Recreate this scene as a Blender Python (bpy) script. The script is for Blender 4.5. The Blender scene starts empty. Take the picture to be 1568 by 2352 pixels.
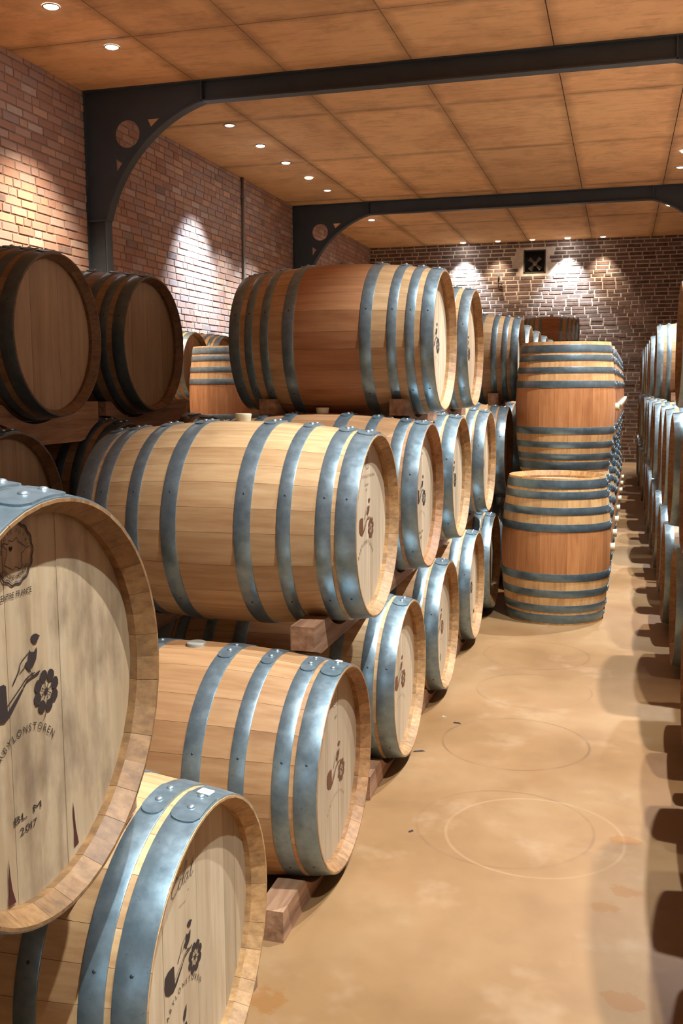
import bpy, bmesh, math, random
from mathutils import Matrix, Vector

random.seed(7)
SC = bpy.context.scene
COL = SC.collection

# ------------------------------------------------------------------ camera
cam_d = bpy.data.cameras.new('camera')
cam = bpy.data.objects.new('camera', cam_d)
COL.objects.link(cam)
YAW, PITCH, ROLL, CAM_H = 0.2748, -0.1262, -0.0048, 1.4427
fw = Vector((-math.sin(YAW) * math.cos(PITCH), math.cos(YAW) * math.cos(PITCH), math.sin(PITCH)))
rt = Vector((math.cos(YAW), math.sin(YAW), 0))
up = rt.cross(fw)
c_, s_ = math.cos(ROLL), math.sin(ROLL)
rt2, up2 = c_ * rt + s_ * up, -s_ * rt + c_ * up
cam.matrix_world = Matrix(((rt2.x, up2.x, -fw.x, 0), (rt2.y, up2.y, -fw.y, 0), (rt2.z, up2.z, -fw.z, CAM_H), (0, 0, 0, 1)))
cam_d.sensor_fit = 'VERTICAL'
cam_d.sensor_height = 36.0
cam_d.lens = 2262.94 / 2352 * 36.0
cam_d.clip_start = 0.05
SC.camera = cam

# ------------------------------------------------------------------ world, exposure
world = bpy.data.worlds.new('world')
SC.world = world
world.use_nodes = True
bgn = world.node_tree.nodes['Background']
bgn.inputs[0].default_value = (0.02, 0.018, 0.016, 1)
bgn.inputs[1].default_value = 1.0
SC.view_settings.view_transform = 'Standard'
SC.view_settings.look = 'None'
SC.view_settings.gamma = 1.0
SC.view_settings.use_curve_mapping = False
SC.view_settings.exposure = 0.5

# ------------------------------------------------------------------ room numbers
FZ = -0.006                     # floor level
XL, XR = -4.863, 1.53           # side walls
YN, YF = -3.5, 19.43            # wall behind the camera, far wall
ZC = 4.164                      # ceiling
LAMP_L, LAMP_R = -4.013, 0.64   # the two rows of downlights
COOL, WARM, NEUT = (0.80, 0.92, 1.0), (1.0, 0.80, 0.60), (0.94, 0.96, 1.0)
# x, y, watts, colour, half angle in degrees, blend
# y, watts, colour, tilt towards the wall in degrees, half angle
LAMPS_LEFT = [(6.627, 240, NEUT, 0, 40), (7.509, 600, WARM, 9, 42), (10.0, 0, WARM, 0, 40), (10.92, 900, (0.58, 0.78, 1.0), 22, 30), (11.81, 380, COOL, 0, 42),
              (12.73, 380, COOL, 0, 42), (13.59, 0, WARM, 0, 40), (16.14, 600, COOL, 0, 44)]
LAMPS_RIGHT = [(-1.8, 490, NEUT), (0.0, 490, COOL), (1.8, 510, NEUT), (3.6, 520, COOL), (5.4, 620, NEUT), (7.2, 600, COOL), (9.0, 580, NEUT),
               (10.8, 600, COOL), (12.6, 600, NEUT), (13.49, 0, WARM), (16.2, 150, NEUT)]
LAMPS_FAR = [(-2.978, 620, COOL), (-2.32, 90, WARM), (-1.676, 80, WARM), (-1.034, 620, COOL), (-0.397, 130, WARM)]

# ------------------------------------------------------------------ helpers
def link(o):
    COL.objects.link(o)
    return o

def mesh_obj(name, verts, faces, mat=None, parent=None, smooth=None, mat_ids=None, mats=None):
    me = bpy.data.meshes.new(name)
    me.from_pydata(verts, [], faces)
    if mat: me.materials.append(mat)
    if mats:
        for m in mats: me.materials.append(m)
    if mat_ids: me.polygons.foreach_set('material_index', mat_ids)
    if smooth is True:
        me.polygons.foreach_set('use_smooth', [True] * len(faces))
    elif smooth:
        me.polygons.foreach_set('use_smooth', smooth)
    me.update()
    o = link(bpy.data.objects.new(name, me))
    if parent: o.parent = parent
    return o

def inst(name, me, parent=None, mat=None):
    o = link(bpy.data.objects.new(name, me))
    if parent: o.parent = parent
    if mat is not None: o.matrix_local = mat
    return o

def empty(name, loc=(0, 0, 0), rot=(0, 0, 0)):
    o = link(bpy.data.objects.new(name, None))
    o.location = loc
    o.rotation_euler = rot
    o.empty_display_size = 0.1
    return o

def tag(o, label=None, cat=None, group=None, kind=None):
    if label: o['label'] = label
    if cat: o['category'] = cat
    if group: o['group'] = group
    if kind: o['kind'] = kind
    return o

class MB:
    """collects boxes / prisms / tubes into one mesh"""
    def __init__(s): s.v, s.f, s.sm = [], [], []
    def add(s, v, f, smooth=False):
        n = len(s.v); s.v += [tuple(p) for p in v]
        s.f += [tuple(i + n for i in q) for q in f]
        s.sm += ([smooth] * len(f) if isinstance(smooth, bool) else smooth)
    def box(s, x0, x1, y0, y1, z0, z1):
        s.add([(x0, y0, z0), (x1, y0, z0), (x1, y1, z0), (x0, y1, z0), (x0, y0, z1), (x1, y0, z1), (x1, y1, z1), (x0, y1, z1)],
              [(0, 3, 2, 1), (4, 5, 6, 7), (0, 1, 5, 4), (1, 2, 6, 5), (2, 3, 7, 6), (3, 0, 4, 7)])
    def tube(s, p0, p1, r, n=12, r1=None):
        p0, p1 = Vector(p0), Vector(p1); d = (p1 - p0).normalized()
        a = d.orthogonal().normalized(); b = d.cross(a); r1 = r if r1 is None else r1
        v = [p0 + r * (math.cos(2 * math.pi * i / n) * a + math.sin(2 * math.pi * i / n) * b) for i in range(n)]
        v += [p1 + r1 * (math.cos(2 * math.pi * i / n) * a + math.sin(2 * math.pi * i / n) * b) for i in range(n)]
        f = [(i, (i + 1) % n, n + (i + 1) % n, n + i) for i in range(n)]
        s.add(v, f + [tuple(range(n))[::-1], tuple(range(n, 2 * n))], [True] * n + [False, False])
    def lathe(s, prof, n=24, axis='z', c=(0, 0, 0)):
        """prof: list of (r, h), closed with caps where r>0"""
        v = []
        for r, h in prof:
            for i in range(n):
                a = 2 * math.pi * i / n
                p = (r * math.cos(a), r * math.sin(a), h)
                if axis == 'x': p = (h, p[0], p[1])
                v.append((p[0] + c[0], p[1] + c[1], p[2] + c[2]))
        f = []
        for k in range(len(prof) - 1):
            f += [(k * n + i, k * n + (i + 1) % n, (k + 1) * n + (i + 1) % n, (k + 1) * n + i) for i in range(n)]
        ns = len(f)
        f += [tuple(range(n))[::-1], tuple(range((len(prof) - 1) * n, len(prof) * n))]
        s.add(v, f, [True] * ns + [False, False])
    def build(s, name, mat, parent=None):
        return mesh_obj(name, s.v, s.f, mat, parent, s.sm)

# ------------------------------------------------------------------ materials
def lin(c):
    return tuple(((x / 255) / 12.92 if x / 255 <= 0.04045 else ((x / 255 + 0.055) / 1.055) ** 2.4) for x in c) + (1,)

class NT:
    def __init__(s, name):
        s.m = bpy.data.materials.new(name); s.m.use_nodes = True
        s.t = s.m.node_tree; s.b = s.t.nodes['Principled BSDF']
    def n(s, typ, **kw):
        nd = s.t.nodes.new(typ)
        ins = kw.pop('ins', {})
        for k, v in kw.items(): setattr(nd, k, v)
        for k, v in ins.items(): s.set(nd.inputs[k], v)
        return nd
    def set(s, sock, v):
        if hasattr(v, 'links') or isinstance(v, bpy.types.NodeSocket): s.t.links.new(v, sock)
        elif isinstance(v, bpy.types.Node): s.t.links.new(v.outputs[0], sock)
        else: sock.default_value = v
    def math(s, op, a, b=None, c=None, clamp=False):
        nd = s.n('ShaderNodeMath', operation=op, use_clamp=clamp); s.set(nd.inputs[0], a)
        if b is not None: s.set(nd.inputs[1], b)
        if c is not None: s.set(nd.inputs[2], c)
        return nd.outputs[0]
    def mix(s, fac, a, b, blend='MIX'):
        nd = s.n('ShaderNodeMix', data_type='RGBA', blend_type=blend)
        s.set(nd.inputs[0], fac); s.set(nd.inputs[6], a); s.set(nd.inputs[7], b)
        return nd.outputs[2]
    def ramp(s, fac, stops):
        nd = s.n('ShaderNodeValToRGB'); s.set(nd.inputs[0], fac)
        el = nd.color_ramp.elements
        while len(el) < len(stops): el.new(0.5)
        for e, (p, c) in zip(el, stops): e.position = p; e.color = c
        return nd.outputs[0]
    def noise(s, vec, scale, detail=4, rough=0.55, out=0):
        nd = s.n('ShaderNodeTexNoise', ins={'Scale': scale, 'Detail': detail, 'Roughness': rough})
        s.set(nd.inputs['Vector'], vec); return nd.outputs[out]
    def mapr(s, v, a, b, c=0.0, d=1.0):
        nd = s.n('ShaderNodeMapRange'); nd.clamp = True
        for i, q in enumerate((v, a, b, c, d)): s.set(nd.inputs[i], q)
        return nd.outputs[0]
    def objvec(s, scale=(1, 1, 1), rnd=True):
        tc = s.n('ShaderNodeTexCoord').outputs['Object']
        mp = s.n('ShaderNodeVectorMath', operation='MULTIPLY'); s.set(mp.inputs[0], tc); mp.inputs[1].default_value = scale
        if not rnd: return mp.outputs[0]
        oi = s.rand(); ad = s.n('ShaderNodeVectorMath', operation='ADD')
        s.set(ad.inputs[0], mp.outputs[0])
        cx = s.n('ShaderNodeCombineXYZ'); s.set(cx.inputs[0], s.math('MULTIPLY', oi, 37.0)); s.set(cx.inputs[1], s.math('MULTIPLY', oi, 91.0)); s.set(cx.inputs[2], s.math('MULTIPLY', oi, 53.0))
        s.set(ad.inputs[1], cx.outputs[0]); return ad.outputs[0]
    def rand(s):
        if not hasattr(s, '_r'):
            a = s.n('ShaderNodeObjectInfo').outputs['Random']; b = s.n('ShaderNodeNewGeometry').outputs['Random Per Island']
            s._r = s.math('FRACT', s.math('ADD', a, b))
        return s._r
    def ocol(s): return s.n('ShaderNodeObjectInfo').outputs['Color']
    def bump(s, h, strength=0.3, dist=0.01):
        nd = s.n('ShaderNodeBump', ins={'Strength': strength, 'Distance': dist}); s.set(nd.inputs['Height'], h)
        s.set(s.b.inputs['Normal'], nd.outputs[0])
    def fin(s, col, rough=0.6, metal=0.0, spec=0.5):
        s.set(s.b.inputs['Base Color'], col); s.set(s.b.inputs['Roughness'], rough); s.set(s.b.inputs['Metallic'], metal)
        s.set(s.b.inputs['Specular IOR Level'], spec)
        return s.m

def mat_stave():
    t = NT('oak_stave')
    v = t.objvec((3, 45, 45)); fine = t.noise(v, 1.0, 5, 0.6)
    v2 = t.objvec((5, 9, 9)); blot = t.noise(v2, 1.0, 3, 0.5)
    base = t.ramp(fine, [(0.25, lin((178, 138, 96))), (0.55, lin((203, 168, 124))), (0.8, lin((216, 187, 147)))])
    tone = t.ramp(t.rand(), [(0.0, (0.86, 0.82, 0.77, 1)), (0.5, (0.98, 0.97, 0.95, 1)), (1.0, (1.08, 1.07, 1.05, 1))])
    c = t.mix(1.0, base, tone, 'MULTIPLY')
    c = t.mix(t.mapr(blot, 0.55, 0.8, 0, 0.45), c, lin((128, 88, 58)))
    # handled belly between the inner hoops has darkened and reddened
    x = t.n('ShaderNodeSeparateXYZ'); t.set(x.inputs[0], t.n('ShaderNodeTexCoord').outputs['Object'])
    belly = t.mapr(t.math('ABSOLUTE', x.outputs[0]), 0.135, 0.15, 1, 0)
    sepc = t.n('ShaderNodeSeparateColor'); t.set(sepc.inputs[0], t.ocol())
    alpha = t.n('ShaderNodeObjectInfo').outputs['Alpha']
    c = t.mix(t.math('MULTIPLY', belly, alpha), c, t.mix(0.55, c, lin((204, 122, 58)), 'MULTIPLY'))
    c = t.mix(1.0, c, t.ocol(), 'MULTIPLY')
    t.bump(fine, 0.12, 0.004)
    return t.fin(c, 0.48)

def mat_chime():
    t = NT('oak_chime')
    fine = t.noise(t.objvec((30, 60, 60)), 1.0, 5, 0.65); blot = t.noise(t.objvec((16, 16, 16), False), 1.0, 4, 0.6)
    c = t.ramp(fine, [(0.3, lin((140, 106, 70))), (0.55, lin((176, 138, 94))), (0.8, lin((194, 160, 116)))])
    tone = t.ramp(t.rand(), [(0.0, (0.80, 0.78, 0.74, 1)), (1.0, (1.12, 1.1, 1.05, 1))])
    c = t.mix(1.0, c, tone, 'MULTIPLY')
    c = t.mix(t.mapr(blot, 0.5, 0.72, 0, 0.55), c, lin((92, 74, 56)))
    c = t.mix(1.0, c, t.ocol(), 'MULTIPLY')
    t.bump(fine, 0.15, 0.004)
    return t.fin(c, 0.6)

def mat_head():
    t = NT('oak_head_board')
    v = t.objvec((40, 40, 3)); fine = t.noise(v, 1.0, 5, 0.6)
    base = t.ramp(fine, [(0.25, lin((176, 152, 121))), (0.55, lin((195, 175, 147))), (0.85, lin((205, 189, 165)))])
    tone = t.ramp(t.rand(), [(0.0, (0.8, 0.77, 0.72, 1)), (0.5, (0.97, 0.96, 0.93, 1)), (1.0, (1.08, 1.08, 1.06, 1))])
    c = t.mix(1.0, base, tone, 'MULTIPLY')
    alpha = t.n('ShaderNodeObjectInfo').outputs['Alpha']       # alpha below 1: weathered, grey blotched
    blot = t.noise(t.objvec((14, 14, 6), False), 1.0, 5, 0.62)
    c = t.mix(t.math('MULTIPLY', t.mapr(blot, 0.45, 0.75, 0, 0.8), t.math('SUBTRACT', 1.0, alpha)), c, lin((96, 80, 66)))
    c = t.mix(1.0, c, t.ocol(), 'MULTIPLY')
    t.bump(fine, 0.08, 0.003)
    return t.fin(c, 0.55)

def mat_hoop():
    t = NT('galvanised_hoop')
    v = t.objvec((34, 34, 34)); a = t.noise(v, 1.0, 5, 0.6); b = t.noise(t.objvec((90, 90, 90)), 1.0, 3)
    c = t.ramp(a, [(0.3, lin((124, 144, 152))), (0.5, lin((135, 155, 163))), (0.75, lin((152, 171, 178)))])
    spots = t.mapr(b, 0.66, 0.72, 0, 0.35)
    c = t.mix(spots, c, lin((84, 92, 96)))
    c = t.mix(1.0, c, t.ocol(), 'MULTIPLY')
    t.bump(a, 0.05, 0.003)
    return t.fin(c, t.mapr(a, 0.3, 0.7, 0.29, 0.38), 0.68)

def mat_floor():
    t = NT('ochre_screed_floor')
    v = t.objvec((1, 1, 1), False)
    a = t.noise(v, 1.1, 6, 0.6); b = t.noise(v, 7.0, 5, 0.65)
    c = t.ramp(a, [(0.3, lin((124, 90, 53))), (0.5, lin((140, 104, 65))), (0.7, lin((152, 119, 80)))])
    c = t.mix(t.mapr(b, 0.5, 0.75, 0, 0.36), c, lin((118, 86, 56)))
    c = t.mix(t.mapr(t.noise(v, 3.1, 4, 0.7), 0.56, 0.7, 0, 0.40), c, lin((164, 134, 102)))
    wob = t.math('MULTIPLY', t.math('SUBTRACT', t.noise(v, 5.0, 3), 0.5), 0.03)
    fade = t.noise(v, 4.0, 2)
    def dist(x, y, sy=1.0):
        s = t.n('ShaderNodeSeparateXYZ'); t.set(s.inputs[0], v)
        dx = t.math('SUBTRACT', s.outputs[0], x); dy = t.math('MULTIPLY', t.math('SUBTRACT', s.outputs[1], y), sy)
        return t.math('SQRT', t.math('ADD', t.math('MULTIPLY', dx, dx), t.math('MULTIPLY', dy, dy)))
    for x, y, r, k, col in ((-0.375, 3.93, 0.295, 0.55, (92, 64, 42)), (-0.36, 4.66, 0.27, 0.4, (92, 64, 42)), (-0.33, 3.14, 0.29, 0.3, (92, 64, 42)),
                            (-0.23, 3.10, 0.285, 0.28, (178, 148, 112)), (-0.40, 5.3, 0.28, 0.35, (92, 64, 42))):
        d = t.math('ADD', dist(x, y), t.math('MULTIPLY', wob, 0.25))
        m = t.mapr(t.math('ABSOLUTE', t.math('SUBTRACT', d, r)), 0.002, 0.0075, 1, 0)
        m = t.math('MULTIPLY', m, t.mapr(fade, 0.38, 0.62, 0.1, k))
        c = t.mix(m, c, lin(col))
    for x, y, r, sy in ((0.062, 3.14, 0.05, 1.6), (0.05, 2.80, 0.05, 1.4), (0.0, 2.70, 0.04, 1.3), (0.05, 2.27, 0.06, 1.5), (-0.77, 2.05, 0.05, 1.0)):
        d = t.math('ADD', dist(x, y, sy), t.math('MULTIPLY', t.math('SUBTRACT', t.noise(v, 22.0, 5, 0.7), 0.5), 0.13))
        c = t.mix(t.mapr(d, r - 0.012, r, 0.55, 0), c, lin((134, 84, 30)))
    t.bump(b, 0.05, 0.01)
    return t.fin(c, t.mapr(a, 0.3, 0.7, 0.42, 0.6), 0, 0.4)

def mat_ceiling():
    t = NT('board_marked_concrete')
    tc = t.n('ShaderNodeNewGeometry').outputs['Position']
    def vec(sx, sy):
        m = t.n('ShaderNodeVectorMath', operation='MULTIPLY'); t.set(m.inputs[0], tc); m.inputs[1].default_value = (sx, sy, 1); return m.outputs[0]
    a = t.noise(vec(0.9, 1.4), 1.0, 6, 0.65); g = t.noise(vec(3.0, 16), 1.0, 5, 0.65)
    c = t.ramp(a, [(0.3, lin((224, 176, 128))), (0.5, lin((244, 198, 146))), (0.72, lin((248, 204, 150)))])
    c = t.mix(t.mapr(g, 0.52, 0.72, 0, 0.45), c, lin((168, 126, 92)))
    tone = t.ramp(t.rand(), [(0, (0.80, 0.80, 0.80, 1)), (1, (1.06, 1.02, 0.98, 1))])
    c = t.mix(1.0, c, tone, 'MULTIPLY')
    c = t.mix(t.mapr(t.noise(vec(2.3, 2.3), 1.0, 5, 0.7), 0.5, 0.72, 0, 0.55), c, lin((176, 136, 102)))
    # leaked grout staining along the joints between the shutter panels
    s = t.n('ShaderNodeSeparateXYZ'); t.set(s.inputs[0], tc)
    m = None
    for ax, lines in ((0, CEIL_X[1:-1]), (1, CEIL_Y[1:-1])):
        for q in lines:
            d = t.math('ABSOLUTE', t.math('SUBTRACT', s.outputs[ax], q))
            m = d if m is None else t.math('MINIMUM', m, d)
    w = t.math('MULTIPLY', t.noise(vec(2.5, 2.5), 1.0, 4, 0.7), 0.16)
    c = t.mix(t.mapr(t.math('SUBTRACT', m, w), -0.07, 0.02, 0.42, 0.0), c, lin((120, 92, 68)))
    t.bump(g, 0.2, 0.01)
    return t.fin(c, 0.85, 0, 0.2)

def mat_brick(name, stops, blot):
    t = NT(name)
    tc = t.n('ShaderNodeNewGeometry').outputs['Position']
    c = t.ramp(t.rand(), stops)
    n1 = t.noise(tc, 9.0, 5, 0.7); n2 = t.noise(tc, 45.0, 4, 0.7)
    c = t.mix(t.mapr(n1, 0.42, 0.75, 0, 0.6), c, lin(blot))
    c = t.mix(t.mapr(n2, 0.6, 0.8, 0, 0.4), c, lin((70, 50, 42)))
    t.bump(n2, 0.35, 0.008)
    return t.fin(c, 0.85, 0, 0.25)

def mat_mortar(name, rgb, rgb2):
    t = NT(name)
    tc = t.n('ShaderNodeNewGeometry').outputs['Position']
    a = t.noise(tc, 14.0, 5, 0.7)
    c = t.ramp(a, [(0.3, lin(rgb2)), (0.7, lin(rgb))])
    t.bump(a, 0.4, 0.01)
    return t.fin(c, 0.9, 0, 0.2)

def mat_timber():
    t = NT('rough_timber')
    fine = t.noise(t.objvec((30, 2.5, 30)), 1.0, 6, 0.65)
    c = t.ramp(fine, [(0.3, lin((108, 80, 60))), (0.5, lin((148, 113, 86))), (0.75, lin((184, 148, 116)))])
    tone = t.ramp(t.rand(), [(0, (0.75, 0.7, 0.68, 1)), (1, (1.15, 1.1, 1.05, 1))])
    c = t.mix(1.0, c, tone, 'MULTIPLY')
    t.bump(fine, 0.25, 0.006)
    return t.fin(c, 0.75, 0, 0.3)

def plain(name, rgb, rough=0.6, metal=0.0, noise=0.0, scale=20, spec=0.5):
    t = NT(name)
    c = lin(rgb)
    if noise:
        a = t.noise(t.objvec((1, 1, 1)), scale, 4, 0.6)
        c = t.mix(t.mapr(a, 0.35, 0.7, 0, noise), c, lin(tuple(max(0, q * 0.55) for q in rgb)))
    return t.fin(c, rough, metal, spec)

def emis(name, rgb, strength):
    t = NT(name)
    t.fin((0.8, 0.8, 0.8, 1), 0.4)
    t.b.inputs['Emission Color'].default_value = rgb + (1,)
    t.b.inputs['Emission Strength'].default_value = strength
    return t.m

CEIL_X = [XL, -3.75, -2.88, -1.77, -0.6, 0.47, XR]
CEIL_Y = [YN, -2.2, 0.2, 2.6, 5.0, 7.35, 9.9, 11.85, 14.3, 16.9, YF]
M_STAVE, M_HEAD, M_HOOP, M_FLOOR, M_CHIME = mat_stave(), mat_head(), mat_hoop(), mat_floor(), mat_chime()
M_CEIL = mat_ceiling()
M_CEILBASE = plain('concrete_joint', (62, 46, 34), 0.9)
M_BRICK_L = mat_brick('clay_brick_mixed', [(0.0, lin((158, 120, 104))), (0.25, lin((178, 140, 122))), (0.45, lin((160, 138, 132))), (0.62, lin((200, 160, 132))), (0.8, lin((170, 130, 112))), (0.93, lin((190, 170, 158))), (1.0, lin((116, 98, 94)))], (168, 142, 130))
M_BRICK_F = mat_brick('clay_brick_dark', [(0.0, lin((84, 66, 60))), (0.4, lin((106, 84, 76))), (0.7, lin((124, 102, 94))), (1.0, lin((80, 70, 68)))], (150, 132, 120))
M_MORTAR_L = mat_mortar('mortar_brown', (158, 136, 122), (124, 106, 96))
M_MORTAR_F = mat_mortar('mortar_pale', (214, 200, 182), (176, 160, 142))
M_TIMBER = mat_timber()
M_STEEL = plain('charcoal_paint', (60, 70, 77), 0.5, 0.0, 0.25, 6)
M_PIPE = plain('grey_conduit', (120, 112, 104), 0.5, 0.3)
M_BLACK = plain('black_ink', (44, 32, 28), 0.7)
M_BROWN = plain('burnt_brown_ink', (104, 62, 34), 0.7)
M_FAINT = plain('faint_brown_ink', (158, 118, 80), 0.7)
M_WINE = plain('wine_stain', (74, 30, 26), 0.6)
M_CHALK = plain('white_chalk', (236, 230, 218), 0.9)
M_BUNG = plain('silicone_bung', (214, 204, 170), 0.5)
M_BUNGW = plain('wood_bung_grey', (150, 146, 130), 0.6)
M_RIVET = plain('zinc_rivet', (168, 182, 188), 0.35, 0.75)
M_PAPER = plain('white_paper', (236, 236, 232), 0.7)
M_DARK = plain('dark_hole', (20, 18, 16), 0.8)
M_RING = plain('satin_nickel', (170, 160, 150), 0.35, 0.7)
M_LAMP_ON = emis('lamp_lens_on', (0.92, 0.97, 1.0), 60.0)
M_LAMP_WARM = emis('lamp_lens_warm', (1.0, 0.84, 0.62), 9.0)
M_LAMP_OFF = emis('lamp_lens_low', (1.0, 0.88, 0.7), 1.6)

# ------------------------------------------------------------------ lettering cache (built-in vector font)
_chars = {}
def char_mesh(ch):
    if ch in _chars: return _chars[ch]
    cu = bpy.data.curves.new('glyph', 'FONT'); cu.body = ch; cu.resolution_u = 3; cu.size = 1.0
    o = link(bpy.data.objects.new('glyph', cu))
    dg = bpy.context.evaluated_depsgraph_get(); dg.update()
    me = bpy.data.meshes.new_from_object(o.evaluated_get(dg))
    v = [(p.co.x, p.co.y) for p in me.vertices]; f = [tuple(p.vertices) for p in me.polygons]
    bpy.data.objects.remove(o); bpy.data.curves.remove(cu); bpy.data.meshes.remove(me)
    w0 = min((p[0] for p in v), default=0); w1 = max((p[0] for p in v), default=0.25)
    _chars[ch] = ([(x - w0, y) for x, y in v], f, w1 - w0)
    return _chars[ch]
for ch_ in set('BABYLONSTORENDISTINCTIONCENTRE FRANCEBLM2017JARDINSDESROISHAUTEFUTAIECuvee15'):
    if ch_ != ' ': char_mesh(ch_)

class Ink:
    """flat print in head coordinates: u to the right, v up"""
    def __init__(s): s.v, s.f = [], []
    def poly(s, pts):
        n = len(s.v); s.v += pts; s.f.append(tuple(range(n, n + len(pts))))
    def stroke(s, pts, w, w1=None):
        w1 = w if w1 is None else w1; n = len(s.v); m = len(pts)
        for i, p in enumerate(pts):
            a = pts[max(0, i - 1)]; b = pts[min(m - 1, i + 1)]
            dx, dy = b[0] - a[0], b[1] - a[1]; L = math.hypot(dx, dy) or 1
            k = (w + (w1 - w) * i / max(1, m - 1)) / 2
            s.v += [(p[0] - dy / L * k, p[1] + dx / L * k), (p[0] + dy / L * k, p[1] - dx / L * k)]
        s.f += [(n + 2 * i, n + 2 * i + 1, n + 2 * i + 3, n + 2 * i + 2) for i in range(m - 1)]
    def circle(s, c, r, w, n=40, wob=0, lobes=0):
        pts = []
        for i in range(n + 1):
            a = 2 * math.pi * i / n; q = r + wob * math.cos(lobes * a)
            pts.append((c[0] + q * math.cos(a), c[1] + q * math.sin(a)))
        s.stroke(pts, w)
    def disc(s, c, rx, ry=None, n=16, rot=0):
        ry = ry or rx
        s.poly([(c[0] + rx * math.cos(t) * math.cos(rot) - ry * math.sin(t) * math.sin(rot), c[1] + rx * math.cos(t) * math.sin(rot) + ry * math.sin(t) * math.cos(rot)) for t in [2 * math.pi * i / n for i in range(n)]])
    def text(s, txt, c, h, width=None, sp=0.1, bold=0):
        tot = sum((char_mesh(q)[2] if q != ' ' else 0.3) + sp for q in txt) - sp
        k = h / 0.7; kx = k if width is None else width / tot; x = -tot / 2
        for q in txt:
            if q == ' ': x += 0.3 + sp; continue
            v, f, w = char_mesh(q); n = len(s.v)
            s.v += [(c[0] + (x + a) * kx, c[1] + (b - 0.35) * k) for a, b in v]; s.f += [tuple(i + n for i in g) for g in f]
            x += w + sp
    def arc(s, txt, c, R, h, half, inward=False):
        ws = [(char_mesh(q)[2] if q != ' ' else 0.3) + 0.14 for q in txt]; tot = sum(ws); x = 0; k = h / 0.7
        for q, w in zip(txt, ws):
            mid = x + w / 2; x += w
            if q == ' ': continue
            v, f, cw = char_mesh(q); n = len(s.v)
            th = -half + 2 * half * mid / tot
            kx = min(k, 2 * half * R / tot)
            for a, b in v:
                lu = (a - cw / 2) * kx; lv = b * k
                if not inward:
                    s.v.append((c[0] + (R + lv) * math.sin(th) + lu * math.cos(th), c[1] + (R + lv) * math.cos(th) - lu * math.sin(th)))
                else:
                    s.v.append((c[0] + (R - lv) * math.sin(th) + lu * math.cos(th), c[1] - (R - lv) * math.cos(th) + lu * math.sin(th)))
            s.f += [tuple(i + n for i in g) for g in f]
    def shifted(s, du=0, dv=0, k=1.0, rot=0):
        o = Ink(); c, q = math.cos(rot), math.sin(rot)
        o.v = [(du + k * (x * c - y * q), dv + k * (x * q + y * c)) for x, y in s.v]; o.f = list(s.f); return o
    def merge(s, o):
        n = len(s.v); s.v += o.v; s.f += [tuple(i + n for i in g) for g in o.f]; return s

def emblem(detail=True):
    k = Ink()
    P = lambda *a: [(x + 0.02, y - 0.03) for x, y in a]
    k.poly(P((-.061, .049), (-.066, .0525), (-.088, .0535), (-.1, .049), (-.1035, .03), (-.1, .014), (-.086, .004), (-.0667, 0), (-.052, .0065), (-.0356, .0198), (-.0216, .0318), (-.0246, .0345), (-.0596, .0125)))
    k.poly(P((-.0200, .0338), (-.0126, .0398), (.0004, .0420), (.0144, .0438), (.0204, .0460), (.0204, .0485), (.012, .0475), (.0034, .0455), (-.0126, .0435), (-.0226, .0365)))
    k.stroke(P((-.0596, .0205), (-.042, .030), (-.028, .0375), (-.016, .045), (-.006, .048), (.008, .0485)), .0016)
    k.poly(P((.0014, .1018), (.0074, .1040), (.0154, .1032), (.0244, .0978), (.0194, .0956), (.0158, .0898), (.0084, .0904), (.0024, .0955)))          # bird head
    k.poly(P((-.0036, .0848), (-.0006, .0808), (.0074, .0788), (.0144, .0838), (.0154, .0778), (.0124, .0668), (.0044, .0588), (-.0026, .0568), (-.0026, .0520), (-.0086, .0560), (-.0116, .0598), (-.0166, .0648), (-.0146, .0678), (-.0086, .0698), (-.0056, .0788)))
    k.stroke(P((-.0056, .0808), (-.0216, .0738), (-.0266, .0698), (-.0296, .0618), (-.0426, .0488)), .0013, .003)
    k.stroke(P((-.0156, .0628), (-.0226, .0598), (-.0296, .0570)), .0018, .0008)
    k.stroke(P((-.004, .0545), (-.001, .050), (.004, .0485)), .0014)
    if detail: k.stroke(P((-.0415, .0500), (-.0455, .0460)), .0028)
    fc = (0.0544, -0.0162)
    for i in range(8):
        a = 2 * math.pi * (i + 0.3) / 8; q = []
        for r_, da in ((.016, -.30), (.021, -.40), (.027, -.36), (.0315, -.20), (.0325, 0), (.0315, .20), (.027, .36), (.021, .40), (.016, .30), (.0145, 0)):
            q.append((fc[0] + r_ * math.cos(a + da), fc[1] + r_ * math.sin(a + da)))
        k.poly(q)
        k.stroke([(fc[0] + .004 * math.cos(a), fc[1] + .004 * math.sin(a)), (fc[0] + .011 * math.cos(a), fc[1] + .011 * math.sin(a))], .0012)
        k.disc((fc[0] + .0115 * math.cos(a), fc[1] + .0115 * math.sin(a)), .0016, n=6)
    k.disc(fc, .0048, n=10)
    k.stroke([(fc[0] - .004, fc[1] - .030), (fc[0] - .005, fc[1] - .036), (fc[0] - .010, fc[1] - .039)], .002, .001)
    return k

NAME = 'BABYLON' + 'STOREN'
EMB = emblem()
ARC = Ink(); ARC.arc(NAME, (0, -0.178), 0.112, 0.0125, 0.78)
ARC_THIN = Ink(); ARC_THIN.arc(NAME, (0, -0.178), 0.112, 0.008, 0.78)

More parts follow.
